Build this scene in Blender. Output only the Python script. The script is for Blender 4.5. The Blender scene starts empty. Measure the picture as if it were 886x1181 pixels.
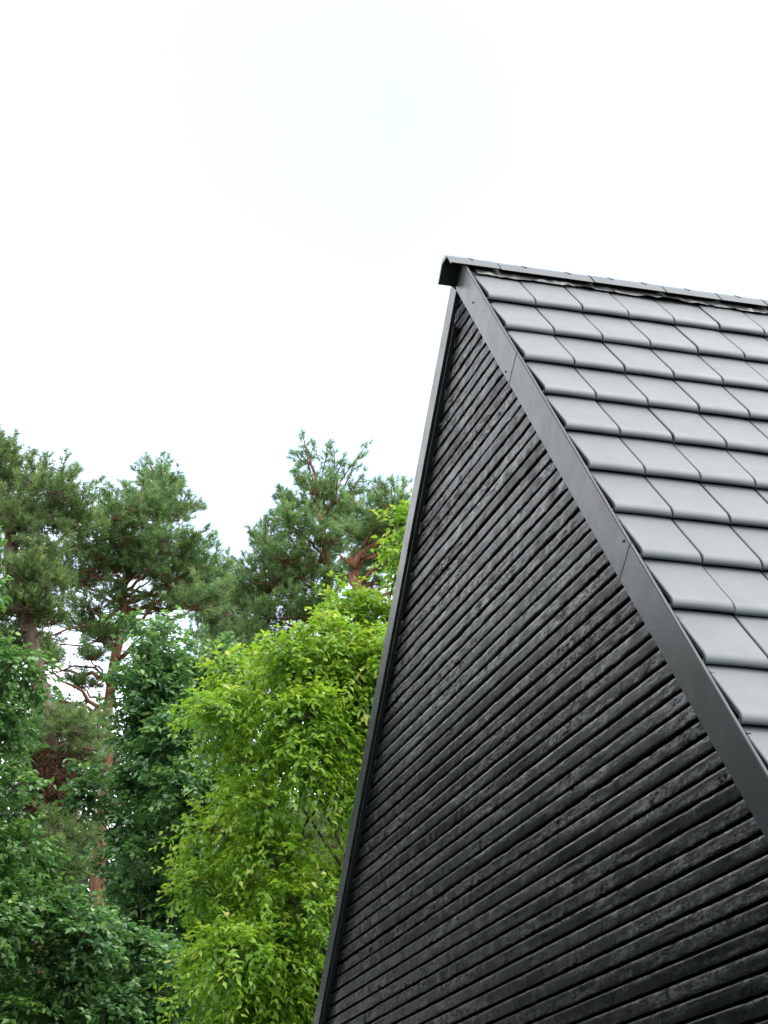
import bpy, math, random
import numpy as np

SC = bpy.context.scene
COL = SC.collection
rng = np.random.default_rng(7)
R = math.radians

# ------------------------------------------------------------------ camera calibration
F, PITCH, YAW, ALPHA = 2298.7, R(22.53), R(-74.55), R(49.4)
CAMZ = 1.6


def at(px, py, d):
    """world point seen at photo pixel (px, py), d metres ahead of the camera along the ground"""
    x = (px - 443.0) / F
    y = -(py - 590.5) / F
    v = np.array([x, math.cos(PITCH) - math.sin(PITCH) * y, math.sin(PITCH) + math.cos(PITCH) * y])
    return v * (d / v[1]) + np.array([0, 0, CAMZ])


# ------------------------------------------------------------------ helpers
def obj(name, verts, faces, mat, parent=None, attrs=None, smooth=False):
    """faces: list of tuples, or a numpy int array (n, k)"""
    me = bpy.data.meshes.new(name)
    verts = np.asarray(verts, np.float32)
    if isinstance(faces, np.ndarray):
        n, k = faces.shape
        me.vertices.add(len(verts))
        me.vertices.foreach_set('co', verts.ravel())
        me.loops.add(n * k)
        me.loops.foreach_set('vertex_index', faces.astype(np.int32).ravel())
        me.polygons.add(n)
        me.polygons.foreach_set('loop_start', np.arange(0, n * k, k, dtype=np.int32))
        me.polygons.foreach_set('loop_total', np.full(n, k, np.int32))
        me.update(calc_edges=True)
        me.validate()
    else:
        me.from_pydata([tuple(v) for v in verts.tolist()], [], [tuple(f) for f in faces])
        me.update()
    if attrs:
        for an, av in attrs.items():
            a = me.attributes.new(an, 'FLOAT', 'POINT')
            a.data.foreach_set('value', np.asarray(av, np.float32))
    if smooth:
        me.polygons.foreach_set('use_smooth', np.ones(len(me.polygons), bool))
    me.materials.append(mat)
    o = bpy.data.objects.new(name, me)
    COL.objects.link(o)
    if parent:
        o.parent = parent
    return o


def empty(name, loc, rz=0.0):
    o = bpy.data.objects.new(name, None)
    o.empty_display_size = 0.3
    o.location = loc
    o.rotation_euler = (0, 0, rz)
    COL.objects.link(o)
    return o


def tag(o, label=None, cat=None, group=None, kind=None):
    if label: o['label'] = label
    if cat: o['category'] = cat
    if group: o['group'] = group
    if kind: o['kind'] = kind
    return o


class MB:
    """collects verts and faces for one mesh"""
    def __init__(s):
        s.v, s.f, s.a = [], [], []

    def add(s, verts, faces, attr=0.0):
        o = len(s.v)
        s.v += [tuple(map(float, p)) for p in verts]
        s.f += [tuple(i + o for i in f) for f in faces]
        s.a += [attr] * len(verts)

    def box(s, x0, x1, y0, y1, z0, z1, attr=0.0):
        s.add([(x0, y0, z0), (x1, y0, z0), (x1, y1, z0), (x0, y1, z0), (x0, y0, z1), (x1, y0, z1), (x1, y1, z1), (x0, y1, z1)],
              [(3, 2, 1, 0), (4, 5, 6, 7), (0, 1, 5, 4), (1, 2, 6, 5), (2, 3, 7, 6), (3, 0, 4, 7)], attr)

    def prism(s, prof, p0, ax, ay, az, length, attr=0.0):
        """polygon prof [(a, b)] in plane (ax, ay) at p0 extruded along az"""
        p0, ax, ay, az = map(np.asarray, (p0, ax, ay, az))
        n = len(prof)
        vs = [p0 + ax * a + ay * b for a, b in prof] + [p0 + ax * a + ay * b + az * length for a, b in prof]
        fs = [tuple(range(n))[::-1], tuple(range(n, 2 * n))]
        for i in range(n):
            j = (i + 1) % n
            fs.append((i, j, j + n, i + n))
        s.add(vs, fs, attr)

    def tube(s, pts, rad, seg=6, attr=0.0, cap=True):
        pts = [np.asarray(p, float) for p in pts]
        n = len(pts)
        o = len(s.v)
        prev = None
        for i, p in enumerate(pts):
            t = pts[min(i + 1, n - 1)] - pts[max(i - 1, 0)]
            t = t / (np.linalg.norm(t) + 1e-9)
            if prev is None:
                u = np.cross(t, (0.31, 0.95, 0.05) if abs(t[2]) > .5 else (0, 0, 1))
            else:
                u = prev - t * (prev @ t)
            u = u / (np.linalg.norm(u) + 1e-9)
            prev = u
            w = np.cross(t, u)
            for k in range(seg):
                a = 2 * math.pi * k / seg
                q = p + (u * math.cos(a) + w * math.sin(a)) * rad[i]
                s.v.append((float(q[0]), float(q[1]), float(q[2])))
                s.a.append(attr)
        for i in range(n - 1):
            for k in range(seg):
                k2 = (k + 1) % seg
                s.f.append((o + i * seg + k, o + i * seg + k2, o + (i + 1) * seg + k2, o + (i + 1) * seg + k))
        if cap:
            s.f.append(tuple(o + (n - 1) * seg + k for k in range(seg)))
            s.f.append(tuple(o + k for k in range(seg))[::-1])

    def build(s, name, mat, parent=None, smooth=False, attr=None):
        return obj(name, s.v, s.f, mat, parent, {attr: s.a} if attr else None, smooth)


# ------------------------------------------------------------------ materials
def new_mat(name):
    m = bpy.data.materials.new(name)
    m.use_nodes = True
    nt = m.node_tree
    nt.nodes.clear()
    out = nt.nodes.new('ShaderNodeOutputMaterial')
    b = nt.nodes.new('ShaderNodeBsdfPrincipled')
    nt.links.new(b.outputs[0], out.inputs[0])
    return m, nt, b, out


def N(nt, t, **kw):
    n = nt.nodes.new(t)
    for k, v in kw.items():
        if k in n.inputs.keys():
            n.inputs[k].default_value = v
        else:
            setattr(n, k, v)
    return n


def ramp(nt, src, stops):
    r = nt.nodes.new('ShaderNodeValToRGB')
    els = r.color_ramp.elements
    while len(els) < len(stops):
        els.new(0.5)
    for e, (p, c) in zip(els, stops):
        e.position = p
        e.color = (*c, 1) if len(c) == 3 else c
    nt.links.new(src, r.inputs[0])
    return r


def coords(nt, scale=(1, 1, 1)):
    tc = nt.nodes.new('ShaderNodeTexCoord')
    mp = nt.nodes.new('ShaderNodeMapping')
    mp.inputs['Scale'].default_value = scale
    nt.links.new(tc.outputs['Object'], mp.inputs[0])
    return mp.outputs[0]


def noise(nt, vec, scale, detail=4, rough=.6):
    n = N(nt, 'ShaderNodeTexNoise', Scale=scale, Detail=detail, Roughness=rough)
    nt.links.new(vec, n.inputs['Vector'])
    return n.outputs['Fac']


def math_node(nt, op, a, b=None):
    n = nt.nodes.new('ShaderNodeMath')
    n.operation = op
    for i, v in enumerate((a, b)):
        if v is None: continue
        if isinstance(v, (int, float)):
            n.inputs[i].default_value = v
        else:
            nt.links.new(v, n.inputs[i])
    return n.outputs[0]


def attr(nt, name):
    a = nt.nodes.new('ShaderNodeAttribute')
    a.attribute_name = name
    return a.outputs['Fac']


def bump(nt, bsdf, height, strength, dist):
    b = N(nt, 'ShaderNodeBump', Strength=strength, Distance=dist)
    nt.links.new(height, b.inputs['Height'])
    nt.links.new(b.outputs[0], bsdf.inputs['Normal'])


def leaf_mat(name, stops, trans_stops, trans=.45, rough=.42, spec=.5):
    m, nt, b, out = new_mat(name)
    t = attr(nt, 'tint')
    c = ramp(nt, t, stops)
    nt.links.new(c.outputs[0], b.inputs['Base Color'])
    b.inputs['Roughness'].default_value = rough
    b.inputs['Specular IOR Level'].default_value = spec
    tr = nt.nodes.new('ShaderNodeBsdfTranslucent')
    c2 = ramp(nt, t, trans_stops)
    nt.links.new(c2.outputs[0], tr.inputs[0])
    mx = N(nt, 'ShaderNodeMixShader', Fac=trans)
    mx.inputs[0].default_value = trans
    nt.links.new(b.outputs[0], mx.inputs[1])
    nt.links.new(tr.outputs[0], mx.inputs[2])
    nt.links.new(mx.outputs[0], out.inputs[0])
    return m


def bark_mat(name, stops, scale=(6, 6, 1.5), bs=.6):
    m, nt, b, out = new_mat(name)
    v = coords(nt, scale)
    n = noise(nt, v, 2.2, 6, .7)
    c = ramp(nt, n, stops)
    nt.links.new(c.outputs[0], b.inputs['Base Color'])
    b.inputs['Roughness'].default_value = .85
    bump(nt, b, n, bs, .03)
    return m


def charred_mat():
    m, nt, b, out = new_mat('charred_wood')
    t = attr(nt, 'tint')
    v = coords(nt, (5.0, 1, 44))
    grain = noise(nt, v, 3.0, 9, .74)
    fleck = noise(nt, coords(nt, (38, 1, 95)), 1.0, 3, .6)
    v2 = coords(nt, (1, 1, 1))
    blot = noise(nt, v2, 5.0, 5, .6)
    v3 = coords(nt, (26, 10, 60))
    vo = N(nt, 'ShaderNodeTexVoronoi', Scale=1.0)
    vo.feature = 'DISTANCE_TO_EDGE'
    nt.links.new(v3, vo.inputs['Vector'])
    crack = math_node(nt, 'MINIMUM', math_node(nt, 'MULTIPLY', vo.outputs['Distance'], 4.0), 1.0)
    # colour: black char with a per-board tone and faint grey ash
    s = math_node(nt, 'ADD', math_node(nt, 'MULTIPLY', t, .5), math_node(nt, 'MULTIPLY', grain, .5))
    c = ramp(nt, s, [(0.2, (.0009, .0014, .0018)), (.5, (.0017, .0026, .0032)), (.8, (.0060, .0074, .0082))])
    # pale vertical scratches and resin runs
    v4 = coords(nt, (20, 1, 4.2))
    sc = noise(nt, v4, 1.6, 2, .4)
    scm = ramp(nt, sc, [(.735, (0, 0, 0)), (.79, (1, 1, 1))])
    mixc = nt.nodes.new('ShaderNodeMixRGB')
    mixc.inputs[2].default_value = (.05, .052, .05, 1)
    nt.links.new(math_node(nt, 'MULTIPLY', scm.outputs[0], .8), mixc.inputs[0])
    nt.links.new(c.outputs[0], mixc.inputs[1])
    nt.links.new(mixc.outputs[0], b.inputs['Base Color'])
    rr = ramp(nt, blot, [(.35, (.20, .20, .20)), (.65, (.38, .38, .38))])
    nt.links.new(rr.outputs[0], b.inputs['Roughness'])
    flake = noise(nt, coords(nt, (11, 1, 34)), 1.0, 6, .75)
    fl2 = math_node(nt, 'ADD', math_node(nt, 'MULTIPLY', flake, .68), math_node(nt, 'MULTIPLY', fleck, .32))
    sp = ramp(nt, fl2, [(.42, (.0, .0, .0)), (.49, (.05, .05, .05)), (.585, (.50, .50, .50))])
    # some stretches of board are flaky, others burnt smooth
    mk = ramp(nt, noise(nt, coords(nt, (1.1, 1, 14.6)), 1.0, 3, .6), [(.42, (.10, .10, .10)), (.60, (1, 1, 1))])
    spm = nt.nodes.new('ShaderNodeMixRGB')
    nt.links.new(mk.outputs[0], spm.inputs[0])
    spm.inputs[1].default_value = (.10, .10, .10, 1)
    nt.links.new(sp.outputs[0], spm.inputs[2])
    tv = math_node(nt, 'ADD', math_node(nt, 'MULTIPLY', math_node(nt, 'FRACT', math_node(nt, 'MULTIPLY', t, 3.7)), .52), .30)
    nt.links.new(math_node(nt, 'MULTIPLY', spm.outputs[0], tv), b.inputs['Specular IOR Level'])
    b.inputs['Specular Tint'].default_value = (.84, .97, 1.0, 1)
    h = math_node(nt, 'ADD', math_node(nt, 'ADD', math_node(nt, 'MULTIPLY', grain, .5), math_node(nt, 'MULTIPLY', crack, .12)), math_node(nt, 'MULTIPLY', fleck, .45))
    h = math_node(nt, 'ADD', h, math_node(nt, 'MULTIPLY', flake, 2.0))
    rough_board = math_node(nt, 'FRACT', math_node(nt, 'MULTIPLY', t, 7.3))
    bm = N(nt, 'ShaderNodeBump', Distance=.0028)
    nt.links.new(math_node(nt, 'ADD', math_node(nt, 'MULTIPLY', mk.outputs[0], .75), .12), bm.inputs['Strength'])
    nt.links.new(h, bm.inputs['Height'])
    nt.links.new(bm.outputs[0], b.inputs['Normal'])
    return m


def tile_mat():
    m, nt, b, out = new_mat('black_clay_tile')
    t = attr(nt, 'tint')
    v = coords(nt)
    n1 = noise(nt, v, 7.0, 4, .55)
    n2 = noise(nt, v, 160.0, 2, .5)
    streak = noise(nt, coords(nt, (3, 22, 3)), 1.0, 4, .6)
    s = math_node(nt, 'ADD', math_node(nt, 'ADD', math_node(nt, 'MULTIPLY', t, .40), math_node(nt, 'MULTIPLY', n1, .30)), math_node(nt, 'MULTIPLY', streak, .30))
    c = ramp(nt, s, [(.2, (.024, .028, .032)), (.8, (.050, .056, .063))])
    nt.links.new(c.outputs[0], b.inputs['Base Color'])
    r = ramp(nt, n1, [(.3, (.34, .34, .34)), (.7, (.42, .42, .42))])
    nt.links.new(math_node(nt, 'ADD', r.outputs[0], math_node(nt, 'MULTIPLY', t, .07)), b.inputs['Roughness'])
    b.inputs['Specular IOR Level'].default_value = .42
    b.inputs['Specular Tint'].default_value = (.93, .98, 1.0, 1)
    bump(nt, b, n2, .12, .002)
    return m


def metal_mat(name, c0, c1, rough=.42, metallic=.0, sc=3.0, spec=.11):
    m, nt, b, out = new_mat(name)
    v = coords(nt)
    n1 = noise(nt, v, sc, 5, .6)
    t = attr(nt, 'tint')
    s = math_node(nt, 'ADD', n1, math_node(nt, 'MULTIPLY', t, .4))
    c = ramp(nt, s, [(.35, c0), (.75, c1)])
    nt.links.new(c.outputs[0], b.inputs['Base Color'])
    b.inputs['Metallic'].default_value = metallic
    n2 = noise(nt, v, 9, 4, .6)
    r = ramp(nt, n2, [(.3, (rough - .06,) * 3), (.7, (rough + .06,) * 3)])
    nt.links.new(r.outputs[0], b.inputs['Roughness'])
    b.inputs['Specular IOR Level'].default_value = spec
    bump(nt, b, noise(nt, v, 1.3, 2, .4), .14, .01)
    return m


M = {}
M['char'] = charred_mat()
M['tile'] = tile_mat()
M['trim'] = metal_mat('anthracite_sheet_metal', (.0085, .0108, .0122), (.015, .0178, .0196), .25)
M['ridge'] = metal_mat('anthracite_ridge_tile', (.0095, .011, .0125), (.018, .020, .022), .22, 0, 3.0, .12)
M['flash'] = metal_mat('crumpled_flashing', (.010, .010, .011), (.050, .050, .050), .42, .2, 14, .4)
m, nt, b, out = new_mat('black_membrane')
b.inputs['Base Color'].default_value = (.004, .004, .004, 1)
b.inputs['Roughness'].default_value = .9
b.inputs['Specular IOR Level'].default_value = .1
M['membrane'] = m
m, nt, b, out = new_mat('clip_metal')
b.inputs['Base Color'].default_value = (.02, .02, .022, 1)
b.inputs['Roughness'].default_value = .5
M['clip'] = m

# ------------------------------------------------------------------ house
HX, HY = 0.3915, 8.7725
house = empty('gable_house', (HX, HY, 0), YAW)
tag(house, 'black timber clad house with steep grey tiled gable roof, seen from below', 'house')
ZA = CAMZ + 4.951 + 0.10          # apex of the roof plane at the barge board's top edge
X0 = 0.0
YT = -0.02                        # front face of the barge boards
TA, CA, SA = math.tan(ALPHA), math.cos(ALPHA), math.sin(ALPHA)
HALF, WALLH, LEN = 3.95, 3.6, 9.0
ZE = ZA - HALF * TA
SLEN = HALF / CA

# --- gable cladding: rough charred boards with open joints
PITCHB, BH = .0685, .0528
vs, fs, at_ = [], [], []
row = 0
rb = np.random.default_rng(3)
z = 0.03
YB = YT + .030
nv = 0


def smooth_noise(n, step, r):
    k = max(2, int(n / step) + 3)
    a = r.normal(0, 1, k)
    return np.interp(np.arange(n) / step, np.arange(k), a)


while z < ZA - .12:
    bh = BH + rb.normal(0, .0012)
    lim = (ZA - (z + bh * .5)) / TA - .05
    lim = min(lim, WALLH)
    x = -lim
    while x < lim - .001:
        ln = rb.uniform(2.4, 5.2)
        x1 = min(x + ln, lim)
        if lim - x1 < .5: x1 = lim
        n = max(3, int((x1 - x) / .022))
        xs = np.linspace(x, x1 - (.0012 if x1 < lim else 0), n)
        amp = rb.choice([.0004, .0007, .0011, .0017, .0024], p=[.25, .25, .25, .15, .1])
        base = rb.normal(0, .0007)
        tone = rb.uniform(0, 1)
        e0 = (smooth_noise(n, 3, rb) * .8 + smooth_noise(n, 1.2, rb) * .5) * amp * .8   # lower edge wobble
        e1 = (smooth_noise(n, 3, rb) * .8 + smooth_noise(n, 1.2, rb) * .5) * amp * .6
        prof = [(0, .022), (0.0, .0010), (.035, 0), (.2, 0), (.4, 0), (.6, 0), (.8, 0), (.965, .0002), (1.0, .0020), (1.0, .022)]
        k = len(prof)
        dc = (smooth_noise(n, 6, rb) * .7 + smooth_noise(n, 1.5, rb) * .45) * amp
        for j, (f_, dy) in enumerate(prof):
            zz = z + bh * f_ + e0 * (1 - f_) + e1 * f_
            front = 1.0 if 0 < j < k - 1 else 0
            d = (dc + (smooth_noise(n, 4, rb) * .7 + smooth_noise(n, 1.3, rb) * .6) * amp * .28) * front
            yy = YB + dy + base + d if j not in (0, k - 1) else np.full(n, YB + .022)
            vs.append(np.stack([xs, np.broadcast_to(yy, (n,)), np.broadcast_to(zz, (n,))], 1))
            at_.append(np.full(n, tone))
        idx = nv + np.arange(k)[:, None] * n + np.arange(n)[None, :]
        q = np.stack([idx[:-1, :-1], idx[:-1, 1:], idx[1:, 1:], idx[1:, :-1]], -1).reshape(-1, 4)
        fs.append(q)
        nv += n * k
        x = x1
    z += PITCHB
clad = obj('cladding', np.concatenate(vs), np.concatenate(fs), M['char'], house, {'tint': np.concatenate(at_)})
mb = MB()
yb = YB + .055
zl = ZA - .12
mb.add([(-WALLH, yb, 0), (WALLH, yb, 0), (WALLH, yb, ZA - WALLH * TA - .07), (0, yb, zl), (-WALLH, yb, ZA - WALLH * TA - .07)], [(0, 1, 2, 3, 4)])
yr = LEN
mb.build('gable_wall', M['membrane'], house)
mb = MB()
mb.add([(-WALLH, yr, 0), (WALLH, yr, 0), (WALLH, yr, ZA - WALLH * TA - .07), (0, yr, zl), (-WALLH, yr, ZA - WALLH * TA - .07)], [(4, 3, 2, 1, 0)])
mb.build('gable_wall', M['membrane'], house)
mb = MB()
for sx in (-1, 1):
    zt = ZA - WALLH * TA - .12
    k = 0
    z = .03
    while z < zt - .06:
        mb.box(min(sx * WALLH, sx * (WALLH - .022)), max(sx * WALLH, sx * (WALLH - .022)), YB + .03, LEN - .03, z, z + BH, rb.uniform(0, 1))
        z += PITCHB
    xa, xb = sx * (WALLH - .025), sx * (WALLH - .15)
    mb.box(min(xa, xb), max(xa, xb), YB + .04, LEN - .04, 0, zt, 0)
mb.build('side_wall', M['char'], house, attr='tint')


# --- barge boards (folded sheet metal in lengths with lapped seams)
def rake(sx, smin, seams, width, name):
    """u = distance above the rake line, measured square to it"""
    mb = MB()
    d = np.array([sx * CA, 0, -SA])
    up = np.array([sx * SA, 0, CA])
    back = np.array([0, 1.0, 0])
    ss = [smin] + seams + [SLEN + .02]
    for i in range(len(ss) - 1):
        a, b = ss[i], ss[i + 1]
        off = -.0016 * (3 - i)
        p0 = np.array([0, YT + off, ZA]) + d * a
        tone = [.55, .05, .3, .1][i % 4]
        e = .003
        prof = [(-width, e), (-width + e, 0), (-e * 1.2, 0), (0, e), (0, .013), (-.010, .013), (-.010, .020), (-width, .020)]
        if sx < 0: prof = prof[::-1]
        mb.prism(prof, p0, up, back, d, (b - a) + (.02 if i < len(ss) - 2 else 0), tone)
    return mb.build(name, M['trim'], house, attr='tint')


rake(1, .135, [1.27, 3.07, 4.89], .152, 'barge_board')
rake(-1, .17, [1.55, 3.35, 5.1], .118, 'barge_board')
for s_, u_ in ((.47, -.085), (1.21, -.128), (3.03, -.020)):
    p_ = np.array([0, YT - .0048, ZA]) + np.array([CA, 0, -SA]) * s_ + np.array([SA, 0, CA]) * u_
    mb = MB()
    mb.tube([p_ + np.array([0, .004, 0]), p_ + np.array([0, -.0022, 0]), p_ + np.array([0, -.0040, 0])], [.0062, .0062, .0035], 8)
    mb.build('screw', M['clip'], house)
# thin inner cover strip along the far rake
mb = MB()
d = np.array([-CA, 0, -SA]); up = np.array([-SA, 0, CA])
mb.prism([(-.150, .008), (-.150, .029), (-.130, .029), (-.130, .008)], np.array([0, YT, ZA]) + d * .35, up, np.array([0, 1., 0]), d, SLEN - .4, .3)
mb.build('cover_strip', M['trim'], house, attr='tint')

# --- roof tiles
GAUGE, COVER, YG0, SOFF = .368, .241, .014, .208
TH = .026


def tiled_slope(sx):
    r = np.random.default_rng(11 if sx > 0 else 12)
    d = np.array([sx * CA, 0, -SA]); up = np.array([sx * SA, 0, CA])
    vs, fs, ts = [], [], []
    o = 0
    ncol = int((LEN + .05) / COVER)
    nrow = int((SLEN - SOFF) / GAUGE)
    # profile along the slope: (s from the head, height); the nose rolls over at the lower end
    RN = .015
    prof = [(-.02, -.024), (0.05, -.0175), (.15, -.0080), (.25, .0022), (GAUGE - .055, .0085)]
    for a in (10, 22, 34, 46, 58, 70, 82):
        prof.append((GAUGE - .046 + .046 * math.sin(R(a)), .0092 - .021 * (1 - math.cos(R(a)))))
    prof += [(GAUGE, -.0125), (GAUGE - .002, -.0145), (GAUGE - .035, -.0145)]
    prof = np.array(prof)
    k = len(prof)
    for j in range(nrow):
        for i in range(ncol):
            y0 = YG0 + i * COVER + r.normal(0, .0008)
            y1 = YG0 + (i + 1) * COVER - .0055 + r.normal(0, .0006)
            ds = r.normal(0, .0012); dh = r.normal(0, .0009) - .0045; tilt = r.normal(0, .0012)
            e = .004
            ys = [(y0, -.018, 0), (y0, -e, 0), (y0 + e, -.0004, 0), (y0 + (y1 - y0) * .35, .0006, 1), (y0 + (y1 - y0) * .65, .0006, 1), (y1 - e, -.0004, 0), (y1, -e, 0), (y1, -.018, 0)]
            P = []
            pf = prof.copy()
            if j == 0: pf[0] = (-.155, -.034)
            for (yy, hh, _) in ys:
                s_ = pf[:, 0] + ds + j * GAUGE + SOFF
                h_ = pf[:, 1] + dh + hh + tilt * (yy - y0) / COVER
                base = np.array([0, yy, ZA])
                P.append(base[None] + d[None] * s_[:, None] + up[None] * h_[:, None])
            P = np.stack(P)          # (8, k, 3)
            vs.append(P.reshape(-1, 3))
            idx = o + np.arange(8)[:, None] * k + np.arange(k)[None]
            q = np.stack([idx[:-1, :-1], idx[:-1, 1:], idx[1:, 1:], idx[1:, :-1]], -1).reshape(-1, 4)
            if sx < 0: q = q[:, ::-1]
            fs.append(q)
            ts.append(np.full(8 * k, r.uniform(0, 1)))
            o += 8 * k
    return obj('roof_tiles', np.concatenate(vs), np.concatenate(fs), M['tile'], house, {'tint': np.concatenate(ts)}, smooth=False)


for sx in (1, -1):
    t = tiled_slope(sx)
    me = t.data
    # smooth shading on the gently curved tops, crisp at the edges
    me.polygons.foreach_set('use_smooth', np.ones(len(me.polygons), bool))
    me.set_sharp_from_angle(angle=R(32))
mb = MB()
for sx in (1, -1):
    d = np.array([sx * CA, 0, -SA]); up = np.array([sx * SA, 0, CA])
    prof = [(-.060, 0), (-.060, LEN - .03), (-.09, LEN - .03), (-.09, 0)]
    if sx < 0: prof = prof[::-1]
    mb.prism(prof, np.array([0, YT + .030, ZA]) + d * .10, up, np.array([0, 1., 0]), d, SLEN - .12)
mb.build('roof_deck', M['membrane'], house)
# gutters along both eaves
for sx in (1, -1):
    mb = MB()
    cx, cz = sx * (HALF + .05), ZE - .06
    n = 8
    outer = [(cx + .07 * math.cos(R(180 + 180 * i / n)), cz + .07 * math.sin(R(180 + 180 * i / n))) for i in range(n + 1)]
    inner = [(cx + .064 * math.cos(R(360 - 180 * i / n)), cz + .064 * math.sin(R(360 - 180 * i / n))) for i in range(n + 1)]
    mb.prism(outer + inner, (0, YT + .06, 0), (1, 0, 0), (0, 0, 1), (0, 1, 0), LEN - .1, .3)
    mb.build('gutter', M['trim'], house, attr='tint')

# --- ridge
YR0 = YT - .075
RX = .010
RZ = ZA - .038
cuts = [YR0, YR0 + .26, YR0 + .755, YR0 + 1.146, YR0 + 1.45, YR0 + 1.71]
while cuts[-1] < LEN - .1: cuts.append(cuts[-1] + .42)
mb = MB()
rr_ = np.random.default_rng(21)
WT, WB, DROP = .046, .118, .098
for i in range(len(cuts) - 1):
    a, b = cuts[i] + .0035, cuts[i + 1] - .0035
    if i == 0: a = cuts[0]
    lift = rr_.normal(0, .0012)
    t_ = .011
    outer = [(-WB, -DROP), (-WT - .012, -.014), (-WT + .004, 0), (WT - .033, 0), (WT + .012, -.033), (WB, -DROP)]
    inner = [(WB - t_ * 1.3, -DROP), (WT - .006, -.024), (-WT + .006, -.024), (-WB + t_ * 1.3, -DROP)]
    prof = [(RX + p, RZ + q + lift) for p, q in outer + inner]
    mb.prism(prof, (0, a, 0), (1, 0, 0), (0, 0, 1), (0, 1, 0), b - a, rr_.uniform(0, 1))
    L = b - a
    for c in ([.5] if L < .3 else [.3, .78]):
        yc = a + L * c
        if yc < 4.0:
            mc = MB()
            mc.prism([(RX + p, RZ + q + lift) for p, q in ((WT - .033, -.002), (WT + .011, -.0345), (WT + .0135, -.0310), (WT - .031, .0022))], (0, yc - .008, 0), (1, 0, 0), (0, 0, 1), (0, 1, 0), .016)
            mc.build('ridge_clip', M['clip'], house)
mb.build('ridge_cap', M['ridge'], house, attr='tint')
# ridge batten and dark filler under the cap
mb = MB()
mb.box(RX - .03, RX + .03, YT + .055, LEN - .1, RZ - .16, RZ - .030)
mb.build('ridge_batten', M['membrane'], house)
# crumpled ventilation flashing below the cap
for sx in (1, -1):
    n = 900
    ys = np.linspace(YT + .055, LEN - .12, n)
    rf = np.random.default_rng(31 + sx)
    rows = []
    d = np.array([sx * CA, 0, -SA]); up = np.array([sx * SA, 0, CA])
    for j, (s_, h_) in enumerate([(.12, -.020), (.16, -.018), (.188, -.016), (.214, -.0145), (.238, -.0125)]):
        amp = .0035 + .0028 * j
        w = smooth_noise(n, 5, rf) * amp * .7 + smooth_noise(n, 2.2, rf) * amp * .45
        ws = (smooth_noise(n, 7, rf) * .006 + smooth_noise(n, 2.5, rf) * .003) * (j / 4)
        hh = np.maximum(h_ + w * .45, -.0160 + max(s_ - .2, 0) * .075)
        rows.append(np.array([0, 0, ZA])[None] + ys[:, None] * np.array([0, 1., 0]) + d[None] * (s_ + ws)[:, None] + up[None] * hh[:, None])
    V = np.concatenate(rows)
    idx = np.arange(5)[:, None] * n + np.arange(n)[None]
    q = np.stack([idx[:-1, :-1], idx[1:, :-1], idx[1:, 1:], idx[:-1, 1:]], -1).reshape(-1, 4)
    if sx < 0: q = q[:, ::-1]
    obj('ridge_flashing', V, q, M['flash'], house, {'tint': rf.uniform(0, 1, len(V))})

# ------------------------------------------------------------------ vegetation builders
def unit(v):
    return v / (np.linalg.norm(v, axis=-1, keepdims=True) + 1e-9)


def leaves_mesh(pos, axis, nrm, L, W, tint):
    """folded, slightly drooping leaves, two quads each"""
    n = len(pos)
    axis = unit(axis)
    side = unit(np.cross(axis, nrm))
    nn = np.cross(side, axis)
    L = L[:, None]; W = W[:, None]
    p0 = pos
    tip = pos + axis * L - nn * L * .16
    l = pos + axis * L * .42 + side * W * .5 + nn * W * .13
    r = pos + axis * L * .42 - side * W * .5 + nn * W * .13
    V = np.stack([p0, r, tip, l], 1).reshape(-1, 3)
    i = np.arange(n)[:, None] * 4
    Fq = np.concatenate([i + np.array([[0, 1, 2]]), i + np.array([[0, 2, 3]])], 0)
    return V, Fq, np.repeat(tint, 4)


def sphere_pts(n, r, up_bias=.25):
    v = unit(r.normal(0, 1, (n, 3)) + np.array([0, 0, up_bias]))
    return v


def bez(p0, p1, p2, n):
    t = np.linspace(0, 1, n)[:, None]
    return (1 - t) ** 2 * p0 + 2 * t * (1 - t) * p1 + t * t * p2


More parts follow.
